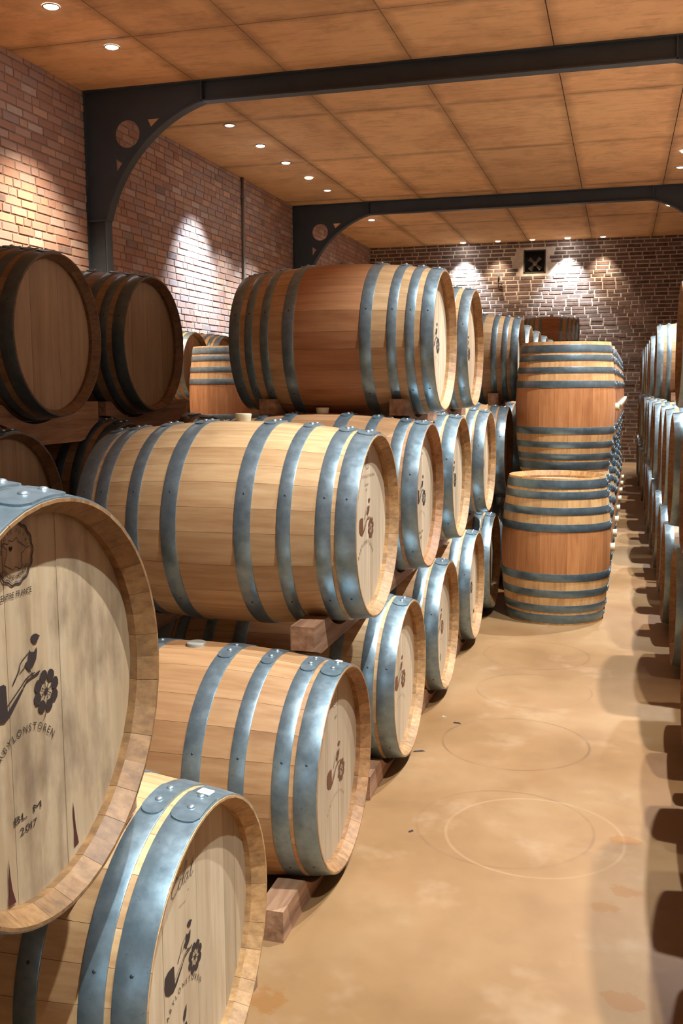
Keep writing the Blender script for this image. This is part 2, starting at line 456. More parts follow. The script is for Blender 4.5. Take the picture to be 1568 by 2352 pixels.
# ------------------------------------------------------------------ barrel geometry (axis = local x, centred, bung towards +z)
RB, RE = 0.338, 0.2965
HEAD_IN = 0.044                 # how deep the heads sit inside the chime
def make_model(L, hoops):
    return {'L': L, 'h': L / 2, 'hoops': hoops}
def rad(m, x): return RB - (RB - RE) * abs(x / m['h']) ** 1.85
MODELS = {
    'Q': make_model(0.94, [(.0015, .063), (.076, .122), (.198, .240), (.322, .374)]),
    'P': make_model(0.885, [(.0015, .052), (.077, .114), (.150, .188), (.252, .300)]),
    'U': make_model(0.87, [(.022, .072), (.088, .128), (.168, .208), (.258, .304)]),
    'S': make_model(0.90, [(.012, .064), (.081, .125), (.176, .220), (.275, .322)]),
}

def stave_geo(m, a0, a1, ns, na):
    h = m['h']; xs = [-h + 2 * h * i / ns for i in range(ns + 1)]
    fine = [-h, -h + .03, -h + .05] + [x for x in xs if abs(x) < h - .06] + [h - .05, h - .03, h]
    g = 0.0004 / RB
    A = [a0 + g + (a1 - a0 - 2 * g) * j / na for j in range(na + 1)]
    V, F, S = [], [], []
    for x in fine:
        for a in A: V.append((x, rad(m, x) * math.cos(a), rad(m, x) * math.sin(a)))
    n0 = len(V)
    for x in fine:
        d = h - abs(x)
        t = 0.005 + (0.026 - 0.005) * min(1, d / 0.03)
        for a in A: V.append((x, (rad(m, x) - t) * math.cos(a), (rad(m, x) - t) * math.sin(a)))
    w = na + 1; nx = len(fine)
    for i in range(nx - 1):
        for j in range(na):
            q = i * w + j
            F.append((q, q + 1, q + w + 1, q + w)); S.append(True)
            F.append((n0 + q, n0 + q + w, n0 + q + w + 1, n0 + q + 1)); S.append(False)
        for j in (0, na):
            q = i * w + j
            F.append((q, q + w, n0 + q + w, n0 + q) if j == 0 else (q, n0 + q, n0 + q + w, q + w)); S.append(False)
    for i in (0, nx - 1):
        for j in range(na):
            q = i * w + j
            F.append((q, n0 + q, n0 + q + 1, q + 1) if i == 0 else (q, q + 1, n0 + q + 1, n0 + q)); S.append(False)
    return V, F, S

def angles(seed, n=25):
    r = random.Random(seed); w = [r.uniform(.72, 1.3) for _ in range(n)]; t = sum(w); a = [math.pi / 2 - math.pi * w[0] / t]
    for q in w: a.append(a[-1] + 2 * math.pi * q / t)
    return a

def to_mesh(name, V, F, S, mat):
    me = bpy.data.meshes.new(name); me.from_pydata(V, [], F)
    me.polygons.foreach_set('use_smooth', S if S else [False] * len(F)); me.materials.append(mat); me.update()
    if mat is M_STAVE:
        me.materials.append(M_CHIME); me.polygons.foreach_set('material_index', [0 if q else 1 for q in S])
    if S and not all(S):
        es = {}
        for f, q in zip(F, S):
            for i in range(len(f)): es.setdefault(frozenset((f[i], f[(i + 1) % len(f)])), set()).add(q)
        me.edges.foreach_set('use_edge_sharp', [len(es[frozenset(e.vertices)]) > 1 for e in me.edges])
    return me

def board_geo(m, y0, y1, dx, side, R):
    """one head board between y0 and y1"""
    x = side * (m['h'] - HEAD_IN - dx); pts = []
    n = 6
    ys = [y0 + (y1 - y0) * i / n for i in range(n + 1)]
    top = [(y, math.sqrt(max(0, R * R - y * y))) for y in ys]
    ring = top + [(y, -z) for y, z in reversed(top)]
    k = len(ring)
    V = [(x, y, z) for y, z in ring] + [(x - side * .02, y, z) for y, z in ring]
    F = [tuple(range(k)) if side < 0 else tuple(range(k))[::-1], tuple(range(k, 2 * k))[::-1] if side < 0 else tuple(range(k, 2 * k))]
    F += [(i, k + i, k + (i + 1) % k, (i + 1) % k) if side < 0 else (i, (i + 1) % k, k + (i + 1) % k, k + i) for i in range(k)]
    return V, F

def hoop_geo(m, a, b, side, n=72):
    xa, xb = side * (m['h'] - a), side * (m['h'] - b); t = 0.0028
    prof = [(xa, rad(m, xa) - .001), (xa, rad(m, xa) + t - .0006), (xa + (xb - xa) * .03, rad(m, xa) + t), ((xa + xb) / 2, (rad(m, xa) + rad(m, xb)) / 2 + t + .0004),
            (xb - (xb - xa) * .03, rad(m, xb) + t), (xb, rad(m, xb) + t - .0006), (xb, rad(m, xb) - .001)]
    V, F, S = [], [], []
    for x, r in prof:
        for i in range(n): V.append((x, r * math.cos(2 * math.pi * i / n), r * math.sin(2 * math.pi * i / n)))
    for k in range(len(prof) - 1):
        for i in range(n):
            q = (k * n + i, k * n + (i + 1) % n, (k + 1) * n + (i + 1) % n, (k + 1) * n + i)
            F.append(q if side < 0 else q[::-1]); S.append(k not in (0, len(prof) - 2))
    # riveted lap with rounded ends at the top, reaching a little towards -y
    n0 = len(V); nu, nv = 14, 8
    for iu in range(nu + 1):
        for iv in range(nv + 1):
            s = iv / nv; x = xa + (xb - xa) * (0.02 + 0.96 * s)
            rnd = 0.022 * math.sqrt(max(0, 1 - (2 * s - 1) ** 2))
            lo, hi = -0.030 - rnd, 0.062 + rnd
            ang = math.pi / 2 + (lo + (hi - lo) * iu / nu) / RB
            for e in (0.0034, -0.0005):
                r = rad(m, x) + t + e
                V.append((x, r * math.cos(ang), r * math.sin(ang)))
    P = lambda iu, iv, low=0: n0 + 2 * (iu * (nv + 1) + iv) + low
    for iu in range(nu):
        for iv in range(nv):
            f = (P(iu, iv), P(iu, iv + 1), P(iu + 1, iv + 1), P(iu + 1, iv))
            F.append(f if side > 0 else f[::-1]); S.append(True)
    for iu in range(nu):
        for iv in (0, nv):
            f = (P(iu, iv), P(iu + 1, iv), P(iu + 1, iv, 1), P(iu, iv, 1)); F.append(f if (iv == 0) == (side > 0) else f[::-1]); S.append(False)
    for iv in range(nv):
        for iu in (0, nu):
            f = (P(iu, iv), P(iu, iv, 1), P(iu, iv + 1, 1), P(iu, iv + 1)); F.append(f if (iu == 0) == (side > 0) else f[::-1]); S.append(False)
    return V, F, S

MESH = {}
def model_meshes(key):
    if key in MESH: return MESH[key]
    m = MODELS[key]; d = {'staves': [], 'boards': {}, 'hoops': []}
    for var in range(3):
        a = angles(11 + var)
        d['staves'].append([to_mesh('stave', *stave_geo(m, a[i], a[i + 1], 10, 2), M_STAVE) for i in range(len(a) - 1)])
    a = angles(31); V, F, S = [], [], []
    for i in range(len(a) - 1):
        v, f, s = stave_geo(m, a[i], a[i + 1], 7, 1); n = len(V)
        V += v; F += [tuple(q + n for q in g) for g in f]; S += s
    d['shell'] = to_mesh('stave_shell', V, F, S, M_STAVE)
    R = rad(m, m['h'] - HEAD_IN) - .022
    for side in (1, -1):
        for var in range(3):
            r = random.Random(5 * var + side); w = [r.uniform(.75, 1.25) for _ in range(8)]; t = sum(w); y = -R + .0005; out = []
            for q in w:
                y1 = y + 2 * R * q / t
                V, F = board_geo(m, y, min(y1 - .0006, R - .0005), r.uniform(0, .0012), side, R); y = y1
                out.append(to_mesh('head_board', V, F, None, M_HEAD))
            d['boards'][(side, var)] = out
        V, F = [], []
        r = random.Random(99 + side); y = -R + .0005
        for q in range(8):
            v, f = board_geo(m, y, min(y + R / 4 - .0006, R - .0005), r.uniform(0, .0012), side, R); n = len(V); y += R / 4
            V += v; F += [tuple(i + n for i in g) for g in f]
        d['boards'][(side, 'all')] = to_mesh('head_boards', V, F, None, M_HEAD)
    for side in (1, -1):
        for a_, b_ in m['hoops']:
            d['hoops'].append((to_mesh('hoop', *hoop_geo(m, a_, b_, side), M_HOOP), side * (m['h'] - (a_ + b_) / 2)))
    MESH[key] = d
    return d

mb = MB(); mb.lathe([(.0085, -.002), (.0082, .0015), (.0062, .0038), (.003, .005), (.0008, .0053)], 10)
ME_RIVET = to_mesh('rivet', mb.v, mb.f, mb.sm, M_RIVET)
mb = MB(); mb.lathe([(.0036, -.001), (.0036, .0008), (.002, .0012)], 8)
ME_NAIL = to_mesh('nail', mb.v, mb.f, mb.sm, plain('nail_dark', (70, 76, 80), 0.5, 0.5))
mb = MB(); mb.lathe([(.024, -.012), (.026, .008), (.028, .020), (.027, .023), (.020, .024)], 20)
ME_BUNG = to_mesh('bung', mb.v, mb.f, mb.sm, M_BUNG)
mb = MB(); mb.lathe([(.030, -.012), (.030, .006), (.028, .008), (.02, .008)], 20)
ME_BUNGFLAT = to_mesh('bung', mb.v, mb.f, mb.sm, M_BUNGW)

def polar(m, x, ang, dr=0.0):
    """matrix putting local z along the outward normal at (x, ang)"""
    r = rad(m, x) + dr
    return Matrix.Translation((x, r * math.cos(ang), r * math.sin(ang))) @ Matrix.Rotation(ang - math.pi / 2, 4, 'X')

def print_part(parent, M, m, ink, mat, name, label=None, lift=0.0, side=1):
    x = side * (m['h'] - HEAD_IN + .0008 + lift)
    me = bpy.data.meshes.new(name)
    me.from_pydata([(x, side * u, v) for u, v in ink.v], [], ink.f if side > 0 else [f[::-1] for f in ink.f])
    me.materials.append(mat); me.update()
    o = inst(name, me, parent, M)
    if label: o['label'] = label
    return o

BARRELS = {}
NB = [0]
def barrel(label, pos, model='Q', pose='left', full=True, tint=(1, 1, 1), htint=(1, 1, 1), belly=0.6, weather=1.0, hooptint=(1, 1, 1),
           bung='tall', group=None, key=None, spin=0.0, name='oak_barrel', hoops=range(8)):
    """pose left/right: lying with its front head at pos facing +x / -x; stand: base centre at pos"""
    m = MODELS[model]; d = model_meshes(model); NB[0] += 1; var = NB[0] % 3
    if pose == 'left':
        base = (pos[0] - m['h'], pos[1], pos[2] - RB); M = Matrix.Translation((0, 0, RB)) @ Matrix.Rotation(spin, 4, 'X'); e = empty(name, base)
    elif pose == 'right':
        base = (pos[0] + m['h'], pos[1], pos[2] - RB); M = Matrix.Translation((0, 0, RB)) @ Matrix.Rotation(-spin, 4, 'X'); e = empty(name, base, (0, 0, math.pi))
    else:
        # axis up, bung towards world +x (turned by spin)
        M = Matrix.Translation((0, 0, m['h'])) @ Matrix.Rotation(spin, 4, 'Z') @ Matrix.Rotation(math.pi, 4, 'Z') @ Matrix.Rotation(-math.pi / 2, 4, 'Y')
        e = empty(name, pos)
    tag(e, label, 'barrel', group)
    col = tuple(tint) + (belly,); hcol = tuple(htint) + (weather,); mcol = tuple(hooptint) + (1,)
    if full:
        for me in d['staves'][var]: inst('stave', me, e, M).color = col
        for side in (1, -1):
            for me in d['boards'][(side, var)]: inst('head_board', me, e, M).color = hcol
    else:
        o = inst('stave_shell', d['shell'], e, M); o.color = col; o['kind'] = 'stuff'
        for side in (1, -1): o = inst('head', d['boards'][(side, 'all')], e, M); o.color = hcol
    for i, (me, hx) in enumerate(d['hoops']):
        if i not in hoops: continue
        ho = inst('hoop', me, e, M); ho.color = mcol
        if full:
            for dy in (-.020, .034):
                inst('rivet', ME_RIVET, ho, polar(m, hx, math.pi / 2 + dy / RB, .0055))
            for da in (2.4, 4.6): inst('nail', ME_NAIL, ho, polar(m, hx, math.pi / 2 + da / 2, .0028))
    if bung:
        inst('bung', ME_BUNG if bung == 'tall' else ME_BUNGFLAT, e, M @ polar(m, 0.0, math.pi / 2))
    if key: BARRELS[key] = (e, M, m, pos, model)
    return e

def rail(label, xc, y0, y1, ztop, zbot, upper=None, lowers=(), w=0.075, model='Q', end_x=None, group=None, name='timber_cradle'):
    """timber with a saddle cut for the barrel above (upper=(yc,zc)) and hollows for those below"""
    r = RB - (RB - RE) * ((MODELS[model]['h'] - 0.155 + w / 2) / MODELS[model]['h'] - 0.17) ** 1.85 + 0.004
    n = 36; T, Bm = [], []
    for i in range(n + 1):
        y = y0 + (y1 - y0) * i / n; zt, zb = ztop, zbot
        if upper and abs(y - upper[0]) < r: zt = min(zt, upper[1] - math.sqrt(r * r - (y - upper[0]) ** 2) - .001)
        for yc, zc in lowers:
            if abs(y - yc) < r: zb = max(zb, zc + math.sqrt(r * r - (y - yc) ** 2) + .001)
        zt = max(zt, zb + .012)
        T.append((y, zt)); Bm.append((y, zb))
    V = []
    for x in (-w / 2, w / 2):
        V += [(x, y - y0, z - zbot) for y, z in T] + [(x, y - y0, z - zbot) for y, z in Bm]
    k = n + 1; F = []
    for i in range(n):
        F += [(i, k + i, k + i + 1, i + 1), (2 * k + i, 2 * k + i + 1, 3 * k + i + 1, 3 * k + i), (i, i + 1, 2 * k + i + 1, 2 * k + i), (k + i, 3 * k + i, 3 * k + i + 1, k + i + 1)]
    F += [(0, 2 * k, 3 * k, k), (n, k + n, 3 * k + n, 2 * k + n)]
    o = mesh_obj(name, V, F, M_TIMBER); o.location = (xc, y0, zbot)
    return tag(o, label, 'timber', group)

# ------------------------------------------------------------------ the room
fl = MB(); fl.box(XL - .2, XR + .2, YN - .2, YF + .2, FZ - .15, FZ)
floor = tag(fl.build('floor', M_FLOOR), 'ochre screed floor of the aisle with faint barrel rings', None, None, 'structure')
cb = MB(); cb.box(XL - .2, XR + .2, YN - .2, YF + .2, ZC + .012, ZC + .15)
ceiling = tag(cb.build('ceiling', M_CEILBASE), 'raw orange-brown concrete ceiling with shutter panel joints', None, None, 'structure')
for i in range(len(CEIL_X) - 1):
    for j in range(len(CEIL_Y) - 1):
        p = MB(); g = .004
        p.box(CEIL_X[i] + g, CEIL_X[i + 1] - g, CEIL_Y[j] + g, CEIL_Y[j + 1] - g, ZC + random.uniform(-.002, .002), ZC + .02)
        p.build('ceiling_panel', M_CEIL, ceiling)

CO = 0.0735
def brick_wall(name, label, kind_, axis, plane, out, a0, a1, mort, bmat, keep, hole=None, header=0.3, jit=.003, proud=.006, gap=0.0):
    """axis 'y': wall along y at x=plane, faces out (+1/-1); axis 'x': wall along x at y=plane"""
    s = MB()
    if axis == 'y': s.box(*sorted((plane, plane - out * .2)), a0 - .2, a1 + .2, FZ - .1, ZC + .02)
    elif hole:
        h0, h1, z0, z1 = hole
        for q in ((a0 - .2, h0, FZ - .1, ZC + .02), (h1, a1 + .2, FZ - .1, ZC + .02), (h0, h1, FZ - .1, z0), (h0, h1, z1, ZC + .02)):
            s.box(q[0], q[1], *sorted((plane, plane - out * .2)), q[2], q[3])
    else: s.box(a0 - .2, a1 + .2, *sorted((plane, plane - out * .2)), FZ - .1, ZC + .02)
    w = tag(s.build(name, mort), label, None, None, 'structure')
    r = random.Random(3); bricks = []
    z = FZ; row = 0
    while z < ZC - .02:
        a = a0 - r.uniform(0, .2)
        while a < a1:
            L = .106 if r.random() < header else .220
            b0, b1 = max(a, a0) + r.uniform(0, .003), min(a + L, a1) - r.uniform(0, .003); z0, z1 = z + .009 + gap + r.uniform(0, .004), min(z + CO - r.uniform(0, .004), ZC - .001)
            a += L + .012 + gap
            if b1 - b0 < .04: continue
            if hole and b1 > hole[0] - .01 and b0 < hole[1] + .01 and z1 > hole[2] - .01 and z0 < hole[3] + .01: continue
            bricks.append((b0, b1, z0, z1, proud + r.uniform(-jit, jit)))
        z += CO; row += 1
    def geo(m_, q):
        b0, b1, z0, z1, p = q; c = .003
        P0, P1 = plane - out * .01, plane + out * p
        pts = [(b0, z0), (b1, z0), (b1, z1), (b0, z1)]; ins = [(b0 + c, z0 + c), (b1 - c, z0 + c), (b1 - c, z1 - c), (b0 + c, z1 - c)]
        V = []
        for pl, qq in ((P0, pts), (P1 - out * c, pts), (P1, ins)):
            V += [(pl, u, v) if axis == 'y' else (u, pl, v) for u, v in qq]
        F = [(8, 9, 10, 11)]
        for k in (0, 4):
            F += [(k + i, k + (i + 1) % 4, k + 4 + (i + 1) % 4, k + 4 + i) for i in range(4)]
        flip = (axis == 'y') != (out > 0)
        m_.add(V, [f[::-1] for f in F] if flip else F)
    ranked = sorted((q for q in bricks if keep(q)), key=lambda q: keep(q))
    solo = set(ranked[:300])
    rest = MB()
    for q in bricks:
        if q in solo:
            o = MB(); geo(o, q); o.build('brick', bmat, w)
        else: geo(rest, q)
    o = rest.build('brickwork', bmat, w); o['kind'] = 'stuff'
    return w
VENT = (-1.853, -1.442, 3.575, 4.005)
brick_wall('wall_left', 'left wall of mixed red and grey clay bricks', None, 'y', XL, 1, YN, YF, M_MORTAR_L, M_BRICK_L,
           lambda q: (q[0] - 7.2) if (q[0] > 7.2 and q[2] > 2.25 and q[2] < 3.2 + (q[0] - 7.2) * 2.5) else 0)
brick_wall('wall_far', 'far end wall of dark bricks with pale mortar', None, 'x', YF, -1, XL, XR, M_MORTAR_F, M_BRICK_F,
           lambda q: (10 + abs(q[0] + 1.6)) if (q[2] > 2.55 and -3.6 < q[0] < .9) else 0, hole=VENT, header=.12, jit=.003, proud=.0045, gap=.006)
brick_wall('wall_right', 'right wall of bricks behind the right-hand barrels', None, 'y', XR, -1, YN, YF, M_MORTAR_L, M_BRICK_L, lambda q: 0)
brick_wall('wall_near', 'brick wall behind the photographer', None, 'x', YN, 1, XL, XR, M_MORTAR_L, M_BRICK_L, lambda q: 0)

# ------------------------------------------------------------------ steel portal frames
def portal(label, Y):
    e = empty('steel_portal_frame', (XL, Y, FZ)); tag(e, label, 'steel frame', 'portal frames')
    W = XR - XL; H = ZC - FZ; dcol, dbeam, bl = .205, .185, 1.183; zb = 3.0 - FZ; fw_ = .055; t = .010
    def put(name, mbx): return mbx.build(name, M_STEEL, e)
    for s in (0, 1):
        X = (lambda x: x) if s == 0 else (lambda x: W - x)
        def bx(m, x0, x1, y0, y1, z0, z1): m.box(*sorted((X(x0), X(x1))), y0, y1, z0, z1)
        c = MB(); bx(c, .012, dcol - .012, -t / 2, t / 2, 0, zb - .012); put('column_web', c)
        c = MB(); bx(c, .001, .013, -fw_, fw_, 0, H - .013); put('column_flange', c)
        c = MB(); bx(c, dcol - .012, dcol, -fw_, fw_, 0, zb - .012); put('column_flange', c)
        c = MB(); bx(c, .013, dcol + .004, -fw_, fw_, zb - .012, zb); put('stiffener_plate', c)
        c = MB(); bx(c, bl - .006, bl + .006, -fw_, fw_, H - dbeam - .004, H - .013); put('stiffener_plate', c)
        # haunch plate with cut-outs
        x0, z0, x1, z1 = dcol, zb, bl, H - dbeam + .01
        mx, mz = (x0 + x1) / 2, (z0 + z1) / 2; L = math.hypot(x1 - x0, z1 - z0); nx, nz = -(z1 - z0) / L, (x1 - x0) / L
        sag = .185; R = L * L / (8 * sag) + sag / 2; cx, cz = mx - nx * (R - sag), mz - nz * (R - sag)
        a0, a1 = math.atan2(z0 - cz, x0 - cx), math.atan2(z1 - cz, x1 - cx)
        arc = [(cx + R * math.cos(a0 + (a1 - a0) * i / 24), cz + R * math.sin(a0 + (a1 - a0) * i / 24)) for i in range(25)]
        outer = [(.013, zb)] + arc + [(bl - .006, H - .013), (.013, H - .013)]
        # measured from the photograph: round hole and two triangular holes
        hc = (-2.466 * 1.8 - XL, CAM_H + (2.731 - CAM_H) * 1.8 - FZ); hr = .122
        tri1 = [(-2.352 * 1.8 - XL, 3.878 - FZ), (-2.287 * 1.8 - XL, 3.878 - FZ), (-2.334 * 1.8 - XL, 3.808 - FZ)]
        tri2 = [(-2.535 * 1.8 - XL, 3.548 - FZ), (-2.500 * 1.8 - XL, 3.508 - FZ), (-2.532 * 1.8 - XL, 3.430 - FZ)]
        cu = bpy.data.curves.new('haunch', 'CURVE'); cu.dimensions = '2D'; cu.fill_mode = 'BOTH'; cu.extrude = t / 2
        for pts in (outer, [(hc[0] + hr * math.cos(2 * math.pi * i / 40), hc[1] + hr * math.sin(2 * math.pi * i / 40)) for i in range(40)], tri1, tri2):
            sp = cu.splines.new('POLY'); sp.points.add(len(pts) - 1); sp.use_cyclic_u = True
            for p, q in zip(sp.points, pts): p.co = (X(q[0]), q[1], 0, 1)
        tmp = link(bpy.data.objects.new('haunch', cu)); dg = bpy.context.evaluated_depsgraph_get(); dg.update()
        me = bpy.data.meshes.new_from_object(tmp.evaluated_get(dg)); bpy.data.objects.remove(tmp); bpy.data.curves.remove(cu)
        me.transform(Matrix.Rotation(math.pi / 2, 4, 'X')); me.materials.clear(); me.materials.append(M_STEEL)
        inst('haunch_plate', me, e)
        c = MB(); nf = len(arc); V = []
        for (x, z) in arc:
            dx, dz = x - cx, z - cz; q = math.hypot(dx, dz)
            for rr in (0, .012):
                for y in (-fw_, fw_): V.append((X(x - dx / q * rr), y, z - dz / q * rr))
        F = []
        for i in range(nf - 1):
            a = i * 4; b = a + 4
            F += [(a, a + 1, b + 1, b), (a + 2, b + 2, b + 3, a + 3), (a, b, b + 2, a + 2), (a + 1, a + 3, b + 3, b + 1)]
        F += [(0, 2, 3, 1), ((nf - 1) * 4, (nf - 1) * 4 + 1, (nf - 1) * 4 + 3, (nf - 1) * 4 + 2)]
        c.add(V, F); put('curved_flange', c)
    c = MB(); c.box(bl, W - bl, -t / 2, t / 2, H - dbeam + .012, H - .013); put('beam_web', c)
    c = MB(); c.box(.001, W - .001, -fw_, fw_, H - .013, H - .001); put('beam_flange', c)
    c = MB(); c.box(bl, W - bl, -fw_, fw_, H - dbeam, H - dbeam + .012); put('beam_flange', c)
    return e
portal('nearer charcoal steel portal frame with curved haunch against the left wall', 8.555)
portal('farther charcoal steel portal frame with curved haunch, near the far wall', 14.635)

# conduit, vent, wall bracket
c = MB(); c.tube((XL + .03, 12.46, 1.0), (XL + .03, 12.46, ZC - .005), .019, 10)
pipe = tag(c.build('conduit_pipe', M_PIPE), 'thin vertical grey conduit pipe running up the left brick wall', 'pipe')
for z in (1.6, 2.8, 3.9):
    c = MB(); c.box(XL + .004, XL + .052, 12.43, 12.49, z, z + .03); c.build('pipe_clip', M_PIPE, pipe)
e = empty('wall_ventilator', ((VENT[0] + VENT[1]) / 2, YF, VENT[2])); tag(e, 'square dark ventilation opening with a fan in the far brick wall', 'ventilator')
vw, vh = (VENT[1] - VENT[0]) / 2, VENT[3] - VENT[2]
c = MB(); c.box(-vw, vw, .13, .15, 0, vh); c.build('back_plate', M_DARK, e)
for q in ((-vw, -vw + .02, -.006, .14, 0, vh), (vw - .02, vw, -.006, .14, 0, vh), (-vw, vw, -.006, .14, 0, .02), (-vw, vw, -.006, .14, vh - .02, vh)):
    c = MB(); c.box(*q); c.build('frame', plain('vent_frame', (48, 42, 38), .7), e)
M_FAN = plain('fan_grey', (104, 94, 82), .5)
c = MB(); c.tube((0, .06, vh * .42), (0, .12, vh * .42), .04, 14); hub = c.build('fan_hub', M_FAN, e)
for k in range(4):
    a = k * math.pi / 2 + .78; c = MB()
    p = Vector((math.cos(a), 0, math.sin(a))); q = Vector((-math.sin(a), 0, math.cos(a))); o0 = Vector((0, .1, vh * .42))
    V = [o0 + p * .035 - q * .02 + Vector((0, -.01, 0)), o0 + p * .035 + q * .02 + Vector((0, .01, 0)), o0 + p * .145 + q * .05 + Vector((0, .02, 0)), o0 + p * .15 - q * .03 + Vector((0, -.02, 0))]
    V += [v + Vector((0, .004, 0)) for v in V]
    c.add(V, [(0, 1, 2, 3), (7, 6, 5, 4), (0, 4, 5, 1), (1, 5, 6, 2), (2, 6, 7, 3), (3, 7, 4, 0)]); c.build('fan_blade', M_FAN, e)
c = MB(); c.tube((-2.32, YF - .03, 3.42), (-2.32, YF - .03, 3.60), .012, 8); c.tube((-2.32, YF - .03, 3.42), (-2.25, YF - .03, 3.38), .012, 8); c.tube((-2.32, YF + .0, 3.52), (-2.32, YF - .03, 3.52), .01, 8)
tag(c.build('wall_hook', M_STEEL), 'small dark hook-shaped bracket on the far brick wall left of the ventilator', 'bracket')

# ------------------------------------------------------------------ downlights
mb = MB(); mb.lathe([(.060, 0.0), (.065, -.006), (.056, -.009), (.050, -.006), (.048, -.002)], 24); ME_TRIM = to_mesh('trim_ring', mb.v, mb.f[:-2], mb.sm[:-2], M_RING)
def lens_mesh(mat):
    q = MB(); q.lathe([(.051, -.001), (.051, -.006), (.038, -.014), (.015, -.017)], 20); return to_mesh('lens', q.v, q.f, q.sm, mat)
LENS = {'on': lens_mesh(M_LAMP_ON), 'warm': lens_mesh(M_LAMP_WARM), 'off': lens_mesh(M_LAMP_OFF)}
def downlight(label, x, y, watts, col, half=40, blend=.45, group=None, state=None, tilt=0):
    e = empty('ceiling_downlight', (x, y, ZC - .001)); tag(e, label, 'downlight', group)
    inst('trim_ring', ME_TRIM, e)
    inst('lens', LENS[state or ('on' if watts > 145 else 'warm' if watts > 0 else 'off')], e)
    if watts > 0:
        ld = bpy.data.lights.new('downlight_beam', 'SPOT'); ld.energy = watts; ld.color = col
        ld.spot_size = math.radians(2 * half); ld.spot_blend = blend; ld.shadow_soft_size = .022
        lo = link(bpy.data.objects.new('downlight_beam', ld)); lo.parent = e; lo.location = (0, 0, -.03); lo.rotation_euler = (0, math.radians(tilt), 0)
    return e
ORD = ['nearest', 'second', 'third', 'fourth', 'fifth', 'sixth', 'seventh', 'eighth', 'ninth', 'tenth', 'eleventh', 'twelfth', 'thirteenth', 'fourteenth', 'fifteenth', 'sixteenth', 'seventeenth', 'eighteenth']
for i, (y, w, col, tl, hf) in enumerate(LAMPS_LEFT):
    downlight('%s %s ceiling downlight in the row beside the left wall' % (ORD[i], 'lit' if w else 'dim'), LAMP_L, y, w, col, hf, 1.0 if tl else .6, 'downlights of the left row', None, tl)
for i, (y, w, col) in enumerate(LAMPS_RIGHT):
    vis = y > 12
    downlight('%s downlight at the right edge of the ceiling before the second beam' % ('bright' if w else 'dim') if vis and y < 14 else 'ceiling downlight above the right-hand barrel row, out of view', LAMP_R, y, w, col, 42, .38,
              'downlights of the right row' if not (vis and y < 14) else None)
FARW = ['leftmost bright', 'dim warm, second from left', 'small middle', 'bright, second from right', 'dim rightmost']
for i, (x, w, col) in enumerate(LAMPS_FAR):
    downlight('%s ceiling downlight washing the far brick wall' % FARW[i], x, YF - .24, w, col, 39, .8, 'downlights along the far wall')

# ------------------------------------------------------------------ left stack: front column
XB, XM, XT = -.742, -.744, -.732
ZB, ZM, ZT = .335, .995, 1.638
B = 'full'
YB = [.76, 1.6964, 2.6755, 3.609, 4.4853, 5.4449, 6.25, 7.3]
YM = [1.193, 3.0935, 4.0183, 4.8575, 5.9359, 6.98]
YT = [4.2696, 5.1938, 7.45]
warm, pale, pink = (1.0, .94, .86), (1.0, .98, .93), (.84, .72, .63)
barrel('bottom-tier oak barrel left of the one stamped Eclat, mostly out of view', (XB, YB[0], ZB), 'Q', key='B0', full=False)
barrel('oak barrel in the lower left corner stamped Eclat, white sticker on its hoop', (XB, YB[1], ZB), 'Q', key='B1', belly=.2, tint=(1.05, 1.02, .95), htint=(.92, .89, .84), weather=.82, bung=None)
barrel('bottom-tier oak barrel with reddish top and flat grey bung, second from the camera', (XB, YB[2], ZB), 'Q', key='B2', tint=pink, belly=.15, bung='flat', spin=.0)
barrel('bottom-tier oak barrel just under the large pale middle barrel, third from the camera', (XB, YB[3], ZB), 'Q', key='B3', tint=pale)
barrel('bottom-tier oak barrel with a small round sticker low on its head, fourth from the camera', (XB, YB[4], ZB), 'Q', key='B4', tint=warm)
barrel('bottom-tier oak barrel with a red wine spot at its lower rim, fifth from the camera', (XB, YB[5], ZB), 'Q', key='B5', tint=warm)
barrel('shaded bottom-tier oak barrel right beside the standing barrel', (XB, YB[6], ZB), 'Q', key='B6', tint=warm)
barrel('bottom-tier oak barrel half hidden behind the standing barrel', (XB, YB[7], ZB), 'Q', key='B7', full=False)
barrel('weathered oak barrel cut by the left edge, stamped BL M 2017, wine drips below', (XM, YM[0], ZM), 'Q', key='M0', htint=(.78, .74, .66), weather=.0, tint=(.58, .52, .44), belly=.2, bung=None)
barrel('large pale oak barrel in the middle tier, whole side and head in view', (XM, YM[1], ZM), 'Q', key='M1', tint=pale, belly=.1, spin=-.02)
barrel('middle-tier oak barrel with reddish staves and white bung beside the large pale one', (XM, YM[2], ZM), 'Q', key='M2', tint=(.86, .71, .64), belly=.2)
barrel('middle-tier oak barrel third from the left, under the two top barrels', (XM, YM[3], ZM), 'Q', key='M3', tint=pale)
barrel('middle-tier oak barrel fourth from the left, under the rear top barrel', (XM, YM[4], ZM), 'Q', key='M4', tint=pale)
barrel('shadowed middle-tier oak barrel beside the upper standing barrel', (XM, YM[5], ZM), 'Q', key='M5', tint=(.66, .58, .5))  # tint paints in the shadow of the upper standing barrel
barrel('brown-bellied oak barrel on top of the stack, whole side in view', (XT, YT[0], ZT), 'P', key='T1', belly=1.0, tint=(.96, .88, .80), bung='flat')
barrel('top-tier oak barrel directly behind the brown-bellied one', (XT, YT[1], ZT), 'P', key='T2', tint=warm)
barrel('dim top-tier oak barrel left of the upper standing barrel', (XT + .02, YT[2], ZT), 'P', key='T3', tint=(.60, .53, .46), hooptint=(.6, .6, .6))  # dimness painted into stave and hoop tints; the lamps alone leave it brighter

